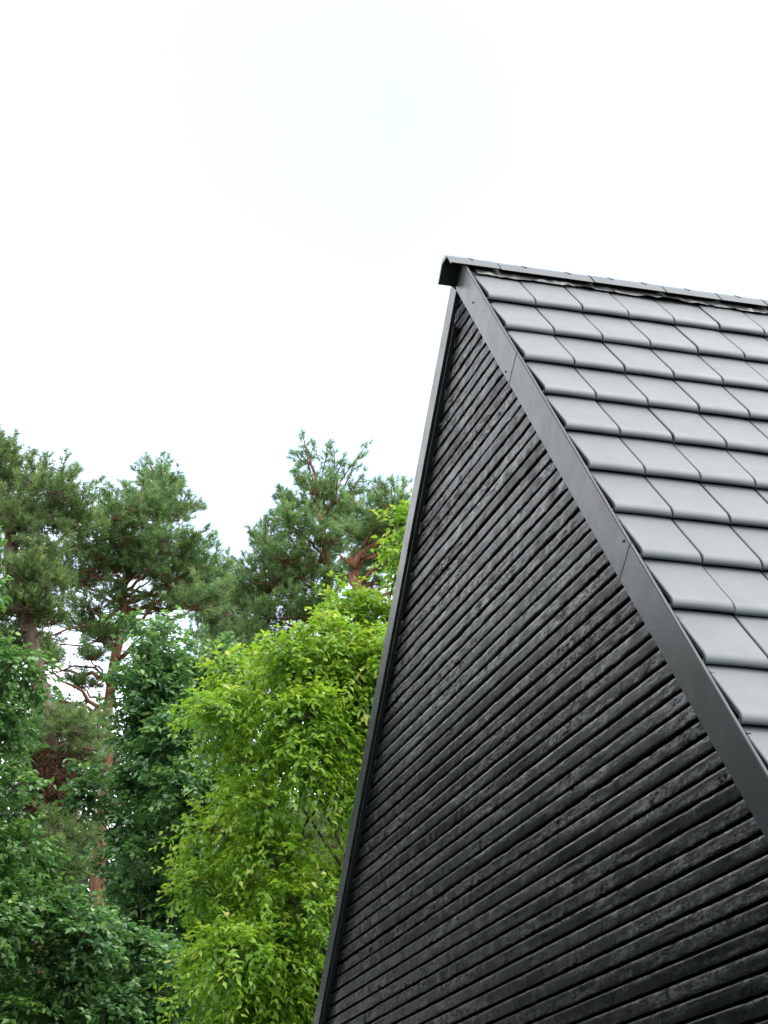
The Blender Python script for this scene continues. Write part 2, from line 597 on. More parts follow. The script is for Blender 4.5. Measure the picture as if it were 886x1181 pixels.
class Broadleaf:
    """trunk + limbs to each lobe of the crown + sprigs of leaves spread through each lobe"""
    def __init__(s, seed, base, top, trunk_r):
        s.r = np.random.default_rng(seed)
        s.base, s.top, s.tr = np.array(base, float), np.array(top, float), trunk_r
        s.wood = MB()
        s.P, s.A, s.Nn, s.L, s.W, s.T = [], [], [], [], [], []
        n = 9
        wob = s.r.normal(0, .12, (n, 3)); wob[0] = 0; wob[:, 2] = 0
        t = np.linspace(0, 1, n)[:, None]
        s.tp = s.base + (s.top - s.base) * t + wob
        s.wood.tube(s.tp, trunk_r * (1 - .82 * t[:, 0]), 9)

    def trunk_at(s, z):
        zz = s.tp[:, 2]
        return np.array([np.interp(z, zz, s.tp[:, 0]), np.interp(z, zz, s.tp[:, 1]), min(max(z, zz[0]), zz[-1])])

    def lobe(s, c, rad, dens, ll, lw, leaves, droop, flat=.8, limb=True, young=.0, splen=.34):
        """three layered sprays share one limb"""
        c = np.array(c, float)
        for q in range(3):
            v = s.r.normal(0, 1, 3) * np.array([.42, .42, .40])
            s.spray(c + np.clip(v, -.65, .65) * rad, rad * s.r.uniform(.50, .68), dens, ll, lw, leaves, droop, flat * .82, limb and q == 0, young, splen)

    def spray(s, c, rad, dens, ll, lw, leaves, droop, flat, limb, young, splen):
        r = s.r
        c = np.array(c, float)
        if limb:
            dist = np.linalg.norm((c - s.base)[:2])
            a = s.trunk_at(max(s.base[2] + 1.0, c[2] - .75 * dist - .5))
            m = (a + c) / 2 + r.normal(0, .15, 3) + np.array([0, 0, .12 * dist])
            s.wood.tube(bez(a, m, c, 7), np.linspace(.013 + .005 * dist, .006, 7), 5)
        n = int(dens * rad * rad)
        dirs = sphere_pts(n, r, .35)
        sc = r.uniform(.35, 1.0, n) ** .6
        # ragged outline: some directions push out
        lump = 1 + .28 * np.sin(dirs[:, 0] * 5.1 + c[0] * 3) * np.sin(dirs[:, 1] * 4.3 + c[1] * 3 + 1) + .20 * np.sin(dirs[:, 2] * 7 + c[2] * 4)
        P = c + dirs * (rad * sc * lump)[:, None] * np.array([1, 1, flat])
        # twigs
        for i in r.choice(n, min(n, int(7 + rad * 9)), replace=False):
            m = (c + P[i]) / 2 + np.array([0, 0, .1 * rad])
            s.wood.tube(bez(c, m, P[i], 4), [.010, .008, .006, .004], 3, cap=False)
        d = unit(dirs + r.normal(0, .45, (n, 3)) + np.array([0, 0, .15 - droop * .5]))
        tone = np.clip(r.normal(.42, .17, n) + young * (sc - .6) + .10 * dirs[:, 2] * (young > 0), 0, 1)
        sl = splen * r.uniform(.6, 1.25, n)
        for k in range(leaves):
            t = (k + .6) / leaves
            p = P + d * (sl * t)[:, None] + np.array([0, 0, -1]) * (droop * sl * t * t * .7)[:, None]
            sd = unit(np.cross(d, r.normal(0, .35, (n, 3)) + np.array([0, 0, 1.0])))
            sgn = 1 if k % 2 else -1
            ax = sd * sgn * r.uniform(.5, 1.0, (n, 1)) + d * r.uniform(.25, .8, (n, 1)) + np.array([0, 0, -1]) * (droop * r.uniform(.3, 1.1, (n, 1))) + r.normal(0, .22, (n, 3))
            nm = np.array([0, 0, 1.0]) + r.normal(0, .45, (n, 3)) + dirs * .3
            s.P.append(p + r.normal(0, .012, (n, 3))); s.A.append(ax); s.Nn.append(nm)
            s.L.append(ll * r.uniform(.7, 1.2, n)); s.W.append(lw * r.uniform(.75, 1.2, n))
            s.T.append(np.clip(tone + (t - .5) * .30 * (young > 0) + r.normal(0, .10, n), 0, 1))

    def build(s, root, bark, leafm, z0=True):
        o = np.array(root.location)
        V, Fq, T = leaves_mesh(np.concatenate(s.P) - o, np.concatenate(s.A), np.concatenate(s.Nn), np.concatenate(s.L), np.concatenate(s.W), np.concatenate(s.T))
        s.wood.v = [(a - o[0], b_ - o[1], c - o[2]) for a, b_, c in s.wood.v]
        s.wood.build('trunk', bark, root, smooth=True)
        return obj('crown', V, Fq, leafm, root, {'tint': T})


def needles_mesh(P, D, M_, L, r, w=.010, shoot=.15):
    n = len(P)
    P = np.repeat(P, M_, 0); D = np.repeat(unit(D), M_, 0)
    k = len(P)
    t = r.uniform(0, 1, k)[:, None]
    rnd = r.normal(0, 1, (k, 3))
    perp = unit(rnd - D * (rnd * D).sum(1, keepdims=True))
    ax = unit(D * r.uniform(.35, .95, (k, 1)) + perp * r.uniform(.5, 1.0, (k, 1)))
    p = P + D * t * shoot
    side = unit(np.cross(ax, r.normal(0, 1, (k, 3)))) * (w * .5)
    ln = L * r.uniform(.7, 1.15, (k, 1))
    V = np.stack([p - side, p + side, p + ax * ln], 1).reshape(-1, 3)
    Fq = np.arange(3 * k).reshape(-1, 3)
    return V, Fq


class Pine:
    def __init__(s, seed, trunk_pts, trunk_rad):
        s.r = np.random.default_rng(seed)
        s.tp = np.array(trunk_pts, float)
        s.wood = MB()
        # resample the trunk with gentle wobble
        t = np.linspace(0, 1, len(s.tp)); tt = np.linspace(0, 1, 26)
        q = np.stack([np.interp(tt, t, s.tp[:, i]) for i in range(3)], 1)
        q[:, :2] += s.r.normal(0, .03, (26, 2))
        rad = np.interp(tt, t, trunk_rad)
        s.wood.tube(q, rad, 10)
        s.tp = q
        s.tuft_p, s.tuft_d, s.tuft_t = [], [], []

    def trunk_at(s, z):
        zz = s.tp[:, 2]
        z = min(max(z, zz[0]), zz[-1])
        return np.array([np.interp(z, zz, s.tp[:, 0]), np.interp(z, zz, s.tp[:, 1]), z])

    def limb(s, a, c, r0, r1=.012, sag=.0, n=8):
        r = s.r
        m = (a + c) / 2 + r.normal(0, .12, 3) + np.array([0, 0, sag])
        p = bez(a, m, c, n)
        p[1:-1] += r.normal(0, .035, (n - 2, 3))
        s.wood.tube(p, np.linspace(r0, r1, n), 5)
        return p

    def pad(s, c, rx, rz, dens=1.0, upright=.75, limb=True):
        r = s.r
        c = np.array(c, float)
        dist = np.linalg.norm((c - s.trunk_at(c[2]))[:2])
        a = s.trunk_at(c[2] - .28 * dist - r.uniform(.1, .5))
        if limb:
            br = s.limb(a, c - np.array([0, 0, rz * .5]), .030 + .014 * dist, .014, -.06 * dist)
        n = int(dens * 118 * (rx * max(rz, .28)) / (.6 * .32))
        d = unit(r.normal(0, 1, (n, 3)))
        sc = r.uniform(0.1, 1, n) ** .5
        off = d * sc[:, None] * np.array([rx, rx, rz])
        # dome: lower in the middle hollowed, outline ragged
        off[:, 2] = np.where(off[:, 2] < 0, off[:, 2] * .55, off[:, 2])
        lump = 1 + .22 * np.sin(d[:, 0] * 6 + c[0] * 5) * np.sin(d[:, 1] * 6 + c[1] * 4)
        off *= lump[:, None]
        P = c + off
        D = unit(off / np.array([rx, rx, rz]) * .8 + np.array([0, 0, upright]) + r.normal(0, .28, (n, 3)))
        P[: n // 9] = c + off[: n // 9] * 1.22
        s.tuft_p.append(P); s.tuft_d.append(D)
        for i in r.choice(n, 5, replace=False):
            v = d[i] * np.array([1, 1, .5]) + np.array([0, 0, .55])
            a0 = c + v * np.array([rx, rx, rz]) * .75
            s.spire(a0, a0 + unit(v * np.array([.7, .7, 1.0])) * r.uniform(.22, .44), 4)
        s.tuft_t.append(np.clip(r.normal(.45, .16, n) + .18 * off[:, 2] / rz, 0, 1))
        for i in r.choice(n, min(n, int(10 + 12 * rx)), replace=False):
            st = c + r.normal(0, 1, 3) * np.array([rx, rx, 0]) * .3 - np.array([0, 0, rz * .5])
            s.wood.tube(bez(st, (st + P[i]) / 2 - np.array([0, 0, .06]), P[i], 4), [.013, .011, .008, .006], 3, cap=False)

    def spire(s, base, tip, n=8, ln=.16):
        """an upright leader shoot with tufts set along it"""
        base, tip = np.array(base, float), np.array(tip, float)
        p = bez(base, (base + tip) / 2 + s.r.normal(0, .04, 3), tip, 6)
        s.wood.tube(p, np.linspace(.022, .007, 6), 4)
        t = np.linspace(.15, 1, n)[:, None]
        P = base + (tip - base) * t
        up = unit(tip - base)
        for _ in range(2):
            s.tuft_p.append(P + s.r.normal(0, .05, (n, 3)))
            s.tuft_d.append(unit(up + s.r.normal(0, .55, (n, 3)))); s.tuft_t.append(np.clip(s.r.normal(.5, .15, n), 0, 1))

    def build(s, root, bark, nm, per=24, L=.13, w=.017):
        o = np.array(root.location)
        s.wood.v = [(a - o[0], b_ - o[1], c - o[2]) for a, b_, c in s.wood.v]
        s.wood.build('trunk', bark, root, smooth=True)
        P = np.concatenate(s.tuft_p) - o
        V, Fq = needles_mesh(P, np.concatenate(s.tuft_d), per, L, s.r, w)
        T = np.repeat(np.concatenate(s.tuft_t), per * 3)
        T = np.clip(T + np.repeat(s.r.normal(0, .08, len(T) // 3), 3), 0, 1)
        return obj('crown', V, Fq, nm, root, {'tint': T})


# ------------------------------------------------------------------ foliage materials
M['lime'] = leaf_mat('bright_leaves', [(0, (.048, .126, .012)), (.45, (.118, .244, .017)), (.8, (.21, .345, .026)), (.95, (.33, .42, .05)), (1, (.48, .46, .13))],
                     [(0, (.095, .22, .012)), (.5, (.22, .41, .022)), (1, (.38, .50, .04))], .42, .45)
M['dark'] = leaf_mat('dark_leaves', [(0, (.040, .098, .036)), (.5, (.082, .172, .060)), (.85, (.15, .27, .080)), (1, (.24, .37, .07))],
                     [(0, (.035, .12, .03)), (.5, (.085, .22, .055)), (1, (.18, .34, .07))], .36, .34)
M['mid'] = leaf_mat('mid_green_leaves', [(0, (.034, .095, .028)), (.5, (.075, .168, .042)), (.85, (.13, .25, .055)), (1, (.20, .33, .06))],
                    [(0, (.04, .12, .024)), (.5, (.085, .21, .045)), (1, (.16, .31, .06))], .36, .40)
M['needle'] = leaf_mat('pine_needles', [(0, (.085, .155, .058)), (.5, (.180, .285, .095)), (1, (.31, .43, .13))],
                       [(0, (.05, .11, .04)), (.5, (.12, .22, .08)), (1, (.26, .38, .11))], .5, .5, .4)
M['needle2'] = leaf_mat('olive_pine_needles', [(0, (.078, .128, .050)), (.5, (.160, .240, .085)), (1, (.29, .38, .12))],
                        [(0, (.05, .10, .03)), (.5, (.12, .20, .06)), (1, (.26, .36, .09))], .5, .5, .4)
M['needle_wood'] = leaf_mat('wood_leaves', [(0, (.018, .044, .022)), (.5, (.032, .075, .034)), (1, (.06, .12, .045))],
                            [(0, (.02, .06, .02)), (.5, (.05, .12, .04)), (1, (.10, .2, .05))], .28, .5, .35)
M['dead'] = leaf_mat('dead_brown_growth', [(0, (.035, .018, .010)), (.5, (.085, .045, .025)), (1, (.16, .09, .05))],
                     [(0, (.03, .015, .01)), (.5, (.06, .03, .02)), (1, (.1, .06, .03))], .15, .8, .2)
M['pine_bark'] = bark_mat('orange_pine_bark', [(.25, (.040, .017, .011)), (.48, (.15, .058, .030)), (.7, (.27, .115, .060))])
M['pine_bark2'] = bark_mat('grey_pine_bark', [(.25, (.03, .020, .015)), (.5, (.10, .062, .042)), (.75, (.19, .11, .07))])
M['bark'] = bark_mat('dark_bark', [(.3, (.014, .011, .009)), (.55, (.04, .032, .025)), (.75, (.08, .065, .05))])


def g(p):      # ground point under p
    return (float(p[0]), float(p[1]), 0.0)


# ------------------------------------------------------------------ bright green tree beside the house
D0 = 22.0
mpp = 1.06 / (F / D0)
base = at(470, 1100, D0 + .5)
root = empty('broadleaf_tree', g(base))
tag(root, 'bright yellow green leafy tree right beside the black gable, in front of all others', 'tree')
t = Broadleaf(101, g(base), at(455, 690, D0 + .4), .17)
lob = [(466, 602, 20), (482, 655, 30), (444, 704, 40), (384, 722, 40), (350, 754, 34), (412, 760, 56), (455, 740, 50), (300, 806, 52), (276, 814, 36),
       (345, 800, 50), (352, 862, 60), (288, 872, 46), (408, 850, 60), (450, 830, 50), (292, 925, 30), (274, 985, 46), (322, 1012, 56),
       (256, 1040, 38), (392, 1012, 40), (300, 1075, 62), (246, 1108, 36), (362, 1090, 60), (274, 1160, 52), (330, 1165, 60), (222, 1150, 20),
       (395, 1120, 50), (400, 905, 34)]
for (x, y, rp) in lob:
    dd = D0 + t.r.uniform(-1.0, .8)
    t.lobe(at(x, y, dd), rp * mpp * 1.0, 960, .092, .047, 9, .5, .9, young=.45)
# the far and hidden side of the crown
for (x, y, rp) in [(520, 700, 60), (540, 800, 70), (500, 900, 70), (560, 960, 70), (490, 1050, 70), (560, 1100, 70), (430, 1180, 70), (500, 780, 60)]:
    t.lobe(at(x, y, D0 + t.r.uniform(.3, 1.5)), rp * mpp, 300, .1, .042, 9, .75, .85, young=.35)
for (x, y, rp) in [(300, 1240, 70), (380, 1260, 70), (460, 1250, 80), (250, 1230, 50), (420, 1340, 60)]:
    t.lobe(at(x, y, D0 + t.r.uniform(-.5, 1)), rp * mpp, 260, .1, .042, 9, .75, .85, young=.35)
# dark limbs crossing the gap in the crown
for pts, r0 in (([(398, 895), (352, 950), (346, 975), (320, 1005)], .018), ([(352, 890), (346, 920), (330, 945), (300, 975)], .014), ([(430, 860), (385, 915), (360, 940)], .022)):
    P = [at(x, y, D0 - .1) for x, y in pts]
    t.wood.tube(P, np.linspace(r0, r0 * .5, len(P)), 5)
t.build(root, M['bark'], M['lime'])

# ------------------------------------------------------------------ dark green broadleaf tree left of it
D1 = 29.0
m1 = 1.06 / (F / D1)
base = at(190, 1100, D1 + .6)
root = empty('broadleaf_tree', g(base))
tag(root, 'tall dark green leafy tree with pale young top, covering the middle of the pine trunk', 'tree', 'dark green broadleaf trees')
t = Broadleaf(102, g(base), at(185, 800, D1 + .4), .2)
for (x, y, rp, yg) in [(156, 728, 12, .6), (184, 728, 17, .6), (172, 752, 24, .4), (158, 780, 20, .1), (194, 780, 34, .1), (232, 765, 26, .4), (256, 790, 26, .3), (268, 765, 18, .4), (142, 815, 12, .2), (140, 855, 12, .1), (176, 825, 32, 0), (215, 820, 38, 0),
                       (172, 868, 32, 0), (200, 880, 40, 0), (164, 905, 24, 0), (174, 940, 34, .1), (212, 945, 46, .1), (160, 985, 22, 0), (185, 1005, 44, 0),
                       (140, 935, 16, 0), (235, 1000, 40, 0), (160, 1050, 30, 0), (205, 1070, 46, 0), (136, 905, 12, .1), (100, 903, 15, .1), (116, 888, 11, .2), (92, 925, 14, 0)]:
    t.lobe(at(x, y, D1 + t.r.uniform(-.9, .9)), rp * m1 * 1.15, 620, .112, .074, 8, .25, .8, young=yg + .2, splen=.28)
for (x, y, rp) in [(240, 900, 60), (250, 1010, 60), (200, 1150, 70), (260, 1130, 70), (150, 1120, 50), (220, 1230, 90), (150, 1240, 80), (270, 1240, 80)]:
    t.lobe(at(x, y, D1 + t.r.uniform(.8, 2.0)), rp * m1, 190, .12, .08, 9, .25, .85, young=.1)
t.build(root, M['bark'], M['dark'])

# low dark tree in front of the pine's foot
D2 = 26.0
m2 = 1.06 / (F / D2)
base = at(120, 1150, D2)
root = empty('broadleaf_tree', g(base))
tag(root, 'low dark leafy tree at bottom edge, hiding the foot of the orange trunk', 'tree', 'dark green broadleaf trees')
t = Broadleaf(103, g(base), at(118, 1130, D2), .14)
for (x, y, rp) in [(95, 1075, 30), (140, 1085, 26), (60, 1055, 26), (175, 1100, 30), (120, 1125, 42), (70, 1110, 36), (165, 1150, 40), (110, 1170, 44), (60, 1165, 26), (205, 1140, 30)]:
    t.lobe(at(x, y, D2 + t.r.uniform(-.7, .6)), rp * m2 * 1.1, 640, .098, .066, 9, .2, .8, young=.25, splen=.28)
for (x, y, rp) in [(120, 1240, 80), (180, 1230, 70), (70, 1240, 60), (130, 1190, 60)]:
    t.lobe(at(x, y, D2 + t.r.uniform(.2, 1.2)), rp * m2, 200, .12, .08, 9, .25, .85, young=.1)
t.build(root, M['bark'], M['dark'])

# mid green tree at the left edge
D3 = 25.0
m3 = 1.06 / (F / D3)
base = at(-25, 1150, D3 + .4)
root = empty('broadleaf_tree', g(base))
tag(root, 'mid green leafy tree cut off by the left edge of the photo, below the pines', 'tree')
t = Broadleaf(104, g(base), at(-20, 800, D3 + .3), .16)
for (x, y, rp, yg) in [(-2, 636, 11, .4), (12, 765, 30, .3), (45, 790, 20, .2), (-32, 742, 30, .2), (8, 830, 30, .2), (-5, 890, 26, .2), (-25, 850, 60, 0), (10, 985, 26, .3), (35, 1010, 30, .3),
                       (55, 1040, 24, .3), (10, 1040, 36, .2), (-10, 960, 30, 0), (20, 1075, 28, .1), (10, 1160, 26, .1), (-30, 1080, 40, 0), (-24, 690, 18, .2)]:
    t.lobe(at(x, y, D3 + t.r.uniform(-.6, .7)), rp * m3 * 1.12, 640, .10, .066, 9, .25, .85, young=yg + .15, splen=.28)
for (x, y, rp) in [(-80, 780, 70), (-90, 900, 80), (-80, 1040, 80), (-60, 1170, 80), (-40, 1260, 80), (-110, 1130, 70)]:
    t.lobe(at(x, y, D3 + t.r.uniform(-.5, 1.2)), rp * m3, 170, .12, .08, 9, .25, .85, young=.15)
t.build(root, M['bark'], M['mid'])


# ------------------------------------------------------------------ pines
def pads(p, D, lst, depth=1.3, dens=1.0, back=.45, upright=.75):
    mp = D / F * 1.06
    for i, e in enumerate(lst):
        x, y, rx, ry = e[:4]
        y += 9
        dd = D + p.r.uniform(-depth, depth * .5)
        p.pad(at(x, y, dd), rx * mp * (1.32 if rx > 20 else 1.1), ry * mp * 1.2, dens, upright)
        if p.r.uniform() < back:
            p.pad(at(x + p.r.normal(0, 6), y + p.r.normal(0, 4), D + p.r.uniform(.6, depth * 1.5)), rx * mp * (1.32 if rx > 20 else 1.1), ry * mp * 1.2, dens * .8, upright)


DA = 40.0
tr = [(108, 1260), (111, 1060), (113, 1000), (118, 920), (124, 850), (131, 770), (140, 705), (148, 660), (152, 620), (160, 580)]
P = [at(x, y, DA) for x, y in tr]
P[0][2] = 0
root = empty('pine_tree', g(P[0])); root.location = P[0]
tag(root, 'pine with long straight orange trunk and broad open crown, second from the left edge', 'tree', 'scots pines at the edge of the wood')
p = Pine(201, P, [.18, .165, .15, .13, .11, .10, .085, .065, .045, .025])
pads(p, DA, [(188, 556, 20, 14), (168, 578, 26, 14), (200, 585, 20, 12), (140, 585, 22, 13), (122, 602, 26, 14), (160, 612, 36, 17), (100, 615, 22, 14), (195, 622, 28, 15),
             (130, 640, 34, 15), (175, 645, 34, 16), (222, 640, 24, 13), (205, 660, 32, 13), (90, 660, 26, 12), (235, 655, 20, 12), (110, 690, 26, 11), (185, 690, 30, 9),
             (225, 685, 26, 10), (95, 715, 18, 7), (120, 725, 18, 8), (75, 640, 18, 10), (58, 752, 14, 6), (98, 782, 12, 5), (38, 800, 16, 6), (78, 838, 18, 7), (104, 748, 12, 5), (62, 812, 12, 5)])
for (x0, y0, x1, y1) in [(186, 562, 184, 540), (196, 570, 208, 558), (122, 595, 120, 572), (232, 640, 244, 618), (205, 600, 214, 572), (150, 578, 146, 560)]:
    p.spire(at(x0, y0, DA), at(x1, y1, DA))
# bare dead branches on the left of the trunk
for pts, r0 in (([(126, 835), (100, 815), (70, 808), (40, 822)], .045), ([(128, 790), (110, 770), (85, 768), (60, 778)], .035), ([(133, 745), (115, 738), (95, 745), (60, 742)], .035),
                ([(140, 700), (118, 720), (80, 725), (55, 735)], .045), ([(121, 868), (105, 862), (92, 850), (60, 846)], .06), ([(128, 800), (148, 775), (160, 768)], .03),
                ([(112, 990), (104, 1000), (98, 1020)], .03), ([(118, 940), (135, 925), (145, 905)], .03), ([(146, 672), (165, 650), (180, 640)], .05), ([(144, 685), (128, 665), (112, 655)], .05),
                ([(148, 655), (138, 640), (128, 622)], .05), ([(150, 680), (190, 690), (220, 682)], .04)):
    Q = [at(x, y, DA - .1) for x, y in pts]
    p.wood.tube(Q, np.linspace(r0, r0 * .35, len(Q)), 5)
    for q in range(13):
        i = p.r.integers(1, len(Q))
        a = Q[i - 1] + (Q[i] - Q[i - 1]) * p.r.uniform(0, 1)
        e = a + p.r.normal(0, 1, 3) * np.array([.45, .4, .25])
        p.wood.tube(bez(a, (a + e) / 2 + p.r.normal(0, .05, 3), e, 4), [.012, .01, .008, .005], 3, cap=False)
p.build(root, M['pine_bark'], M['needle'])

DB = 36.0
tr = [(50, 1260), (52, 1100), (55, 960), (58, 870), (45, 780), (25, 690), (8, 620), (-4, 560), (-8, 520)]
P = [at(x, y, DB) for x, y in tr]
P[0][2] = 0
root = empty('pine_tree', tuple(P[0]))
tag(root, 'pine leaning over the left edge with a brown shaggy mass hanging on its trunk', 'tree', 'scots pines at the edge of the wood')
p = Pine(202, P, [.25, .22, .2, .18, .16, .14, .12, .07, .03])
pads(p, DB, [(-4, 520, 12, 12), (5, 548, 26, 14), (35, 545, 24, 13), (60, 555, 22, 12), (78, 570, 18, 12), (20, 575, 34, 14), (60, 585, 32, 13), (88, 592, 22, 11), (-10, 590, 40, 18),
             (40, 600, 30, 10), (15, 655, 34, 16), (50, 660, 24, 12), (28, 690, 34, 14), (-10, 700, 40, 20), (10, 735, 30, 14), (60, 705, 16, 9), (50, 625, 16, 8)])
pads(p, DB, [(25, 940, 40, 16), (66, 950, 34, 16), (40, 985, 36, 16), (66, 985, 24, 14), (20, 905, 30, 14), (50, 1010, 26, 16), (40, 870, 26, 12), (85, 830, 24, 14), (100, 855, 20, 10), (30, 835, 22, 12)], .8, .85, .5, .3)
for (x0, y0, x1, y1) in [(4, 530, 2, 506), (24, 545, 18, 522), (52, 548, 56, 530), (80, 560, 84, 540), (34, 540, 38, 526)]:
    p.spire(at(x0, y0, DB), at(x1, y1, DB))
for pts, r0 in (([(6, 615), (30, 602), (55, 596), (75, 590)], .075), ([(48, 985), (65, 982), (82, 976)], .04), ([(57, 868), (75, 858), (92, 862), (110, 865), (122, 862)], .05), ([(30, 705), (50, 690), (66, 660)], .04)):
    Q = [at(x, y, DB - .5) for x, y in pts]
    p.wood.tube(Q, np.linspace(r0, r0 * .4, len(Q)), 6)
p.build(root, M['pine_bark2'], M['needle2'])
# brown dead growth on its trunk
r = np.random.default_rng(5)
n = 1500
tq = r.uniform(0, 1, n)
c0, c1 = at(62, 866, DB - .3), at(56, 930, DB - .3)
ang = r.uniform(0, 2 * math.pi, n)
w = .40 + .16 * np.sin(tq * math.pi)
pp = c0 + (c1 - c0) * tq[:, None] + np.stack([np.cos(ang) * w, np.sin(ang) * w * .8, np.zeros(n)], 1) * r.uniform(.3, 1, n)[:, None]
dd = np.stack([np.cos(ang) * .35, np.sin(ang) * .35, -np.ones(n)], 1) + r.normal(0, .25, (n, 3))
V, Fq = needles_mesh(pp - np.array(root.location), dd, 12, .16, r, .016, .22)
obj('dead_growth', V, Fq, M['dead'], root, {'tint': np.repeat(r.uniform(0, 1, n), 36)})

DC = 44.0
tr = [(395, 1260), (390, 1000), (385, 800), (380, 700), (374, 620), (364, 560), (354, 520), (350, 504)]
P = [at(x, y, DC) for x, y in tr]
P[0][2] = 0
root = empty('pine_tree', tuple(P[0]))
tag(root, 'tallest pine in the middle with thin pointed top shoots against the sky', 'tree', 'scots pines at the edge of the wood')
p = Pine(203, P, [.26, .23, .19, .13, .085, .045, .02, .009])
pads(p, DC, [(362, 556, 12, 10), (388, 566, 14, 10), (350, 576, 20, 12), (378, 584, 24, 13), (334, 594, 10, 9), (398, 592, 9, 8), (346, 606, 20, 12), (376, 610, 22, 13), (306, 622, 12, 9), (325, 632, 24, 13),
             (394, 622, 12, 9), (355, 640, 32, 14), (300, 645, 22, 13), (315, 662, 32, 15), (360, 668, 34, 14), (395, 655, 20, 11), (295, 690, 26, 14), (330, 700, 38, 16), (300, 725, 26, 15), (325, 745, 30, 18),
             (370, 700, 26, 12), (285, 670, 16, 11), (300, 765, 28, 16), (335, 775, 28, 16)], .9, .8, .4, .85)
for (x0, y0, x1, y1) in [(358, 545, 349, 500), (356, 540, 362, 512), (372, 545, 378, 514), (384, 552, 384, 514), (392, 556, 424, 512), (398, 560, 412, 530), (345, 560, 344, 530), (332, 585, 325, 566), (330, 590, 333, 572),
                         (304, 615, 306, 600), (400, 570, 420, 546), (296, 625, 290, 610), (312, 615, 316, 598), (352, 535, 340, 522), (386, 550, 396, 528), (405, 575, 416, 562)]:
    p.spire(at(x0, y0, DC), at(x1, y1, DC), 7)
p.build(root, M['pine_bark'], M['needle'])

DD = 41.0
tr = [(425, 1260), (428, 900), (424, 760), (414, 680), (409, 655), (406, 645)]
P = [at(x, y, DD) for x, y in tr]
P[0][2] = 0
root = empty('pine_tree', tuple(P[0]))
tag(root, 'pine with reddish forked limb, half hidden behind the black gable', 'tree', 'scots pines at the edge of the wood')
p = Pine(204, P, [.24, .2, .17, .14, .13, .10])
pads(p, DD, [(452, 572, 18, 12), (432, 590, 18, 11), (460, 595, 20, 12), (440, 608, 26, 12), (470, 615, 22, 14), (424, 615, 14, 9), (440, 640, 20, 10), (425, 665, 18, 10), (490, 600, 26, 16), (505, 640, 26, 16), (480, 650, 30, 15)], .9, .8, .5, .85)
for (x0, y0, x1, y1) in [(452, 572, 454, 554), (442, 585, 440, 566), (464, 575, 468, 558), (430, 592, 424, 578)]:
    p.spire(at(x0, y0, DD), at(x1, y1, DD), 6)
for pts, r0 in (([(409, 656), (413, 642), (425, 632), (440, 622), (455, 612), (470, 610)], .085), ([(414, 642), (430, 640), (446, 641), (462, 645), (490, 640)], .06), ([(408, 652), (400, 648), (392, 640)], .06),
                ([(432, 627), (438, 615), (440, 602)], .035), ([(455, 612), (462, 600), (458, 585)], .03)):
    Q = [at(x, y, DD - .15) for x, y in pts]
    p.wood.tube(Q, np.linspace(r0, r0 * .4, len(Q)), 6)
p.build(root, M['pine_bark'], M['needle'])

DH = 50.0
tr = [(268, 1260), (266, 900), (264, 760), (262, 690), (262, 645)]
P = [at(x, y, DH) for x, y in tr]
P[0][2] = 0
root = empty('pine_tree', tuple(P[0]))
tag(root, 'small thin topped pine further back, in the dip between the two bigger pine crowns', 'tree', 'scots pines at the edge of the wood')
p = Pine(205, P, [.2, .16, .12, .06, .02])
pads(p, DH, [(262, 664, 10, 8), (250, 680, 18, 9), (274, 684, 14, 9), (258, 700, 22, 10), (240, 705, 16, 9), (276, 715, 16, 10), (250, 725, 24, 11), (272, 745, 22, 12), (240, 748, 22, 12), (256, 770, 26, 13), (285, 775, 20, 12), (230, 775, 20, 12), (262, 800, 30, 14)], 1.0, .75, .5, .85)
for (x0, y0, x1, y1) in [(262, 665, 262, 640), (252, 680, 250, 664), (274, 684, 276, 668), (240, 702, 237, 688)]:
    p.spire(at(x0, y0, DH), at(x1, y1, DH), 6)
p.build(root, M['pine_bark2'], M['needle'])

# pine showing through the gap of the bright tree
DI = 33.0
P = [at(375, 1260, DI), at(372, 1050, DI), at(368, 960, DI), at(366, 925, DI)]
P[0][2] = 0
root = empty('pine_tree', tuple(P[0]))
tag(root, 'small pine glimpsed through the gap in the bright green tree', 'tree', 'scots pines at the edge of the wood')
p = Pine(206, P, [.15, .12, .09, .03])
pads(p, DI, [(370, 940, 26, 12), (392, 948, 16, 10), (350, 955, 18, 9), (372, 962, 26, 11), (350, 985, 26, 12), (390, 975, 24, 12), (370, 1000, 30, 14), (340, 1020, 26, 14), (400, 1015, 26, 14), (320, 960, 24, 12)], .8, .9, .5, .5)
p.build(root, M['pine_bark'], M['needle2'])

# ------------------------------------------------------------------ the deeper wood behind and round to the left (one mass)
r = np.random.default_rng(77)
PP, AA, NN, LL, WW, TT = [], [], [], [], [], []
stems = MB()


def mass_tree(x, y, h, w, n=10):
    stems.tube([(x, y, 0), (x + r.normal(0, .2), y, h * .5), (x, y, h * .92)], [.2, .14, .03], 6)
    for i in range(n):
        a = r.uniform(0, 2 * math.pi)
        zz = h * r.uniform(.22, .97)
        ww = w * (1.05 - .55 * zz / h)
        c = np.array([x + math.cos(a) * ww * .6, y + math.sin(a) * ww * .6, zz])
        rad = w * r.uniform(.35, .55)
        k = 800
        d = unit(r.normal(0, 1, (k, 3)))
        P_ = c + d * (rad * r.uniform(.4, 1, k) ** .5)[:, None]
        P_[:, 2] = np.maximum(P_[:, 2], .3)
        PP.append(P_); AA.append(r.normal(0, 1, (k, 3)) + d * .5 - np.array([0, 0, .3])); NN.append(np.array([0, 0, 1.]) + r.normal(0, .6, (k, 3)))
        LL.append(r.uniform(.16, .28, k)); WW.append(r.uniform(.10, .17, k)); TT.append(np.clip(r.normal(.4, .2, k), 0, 1))


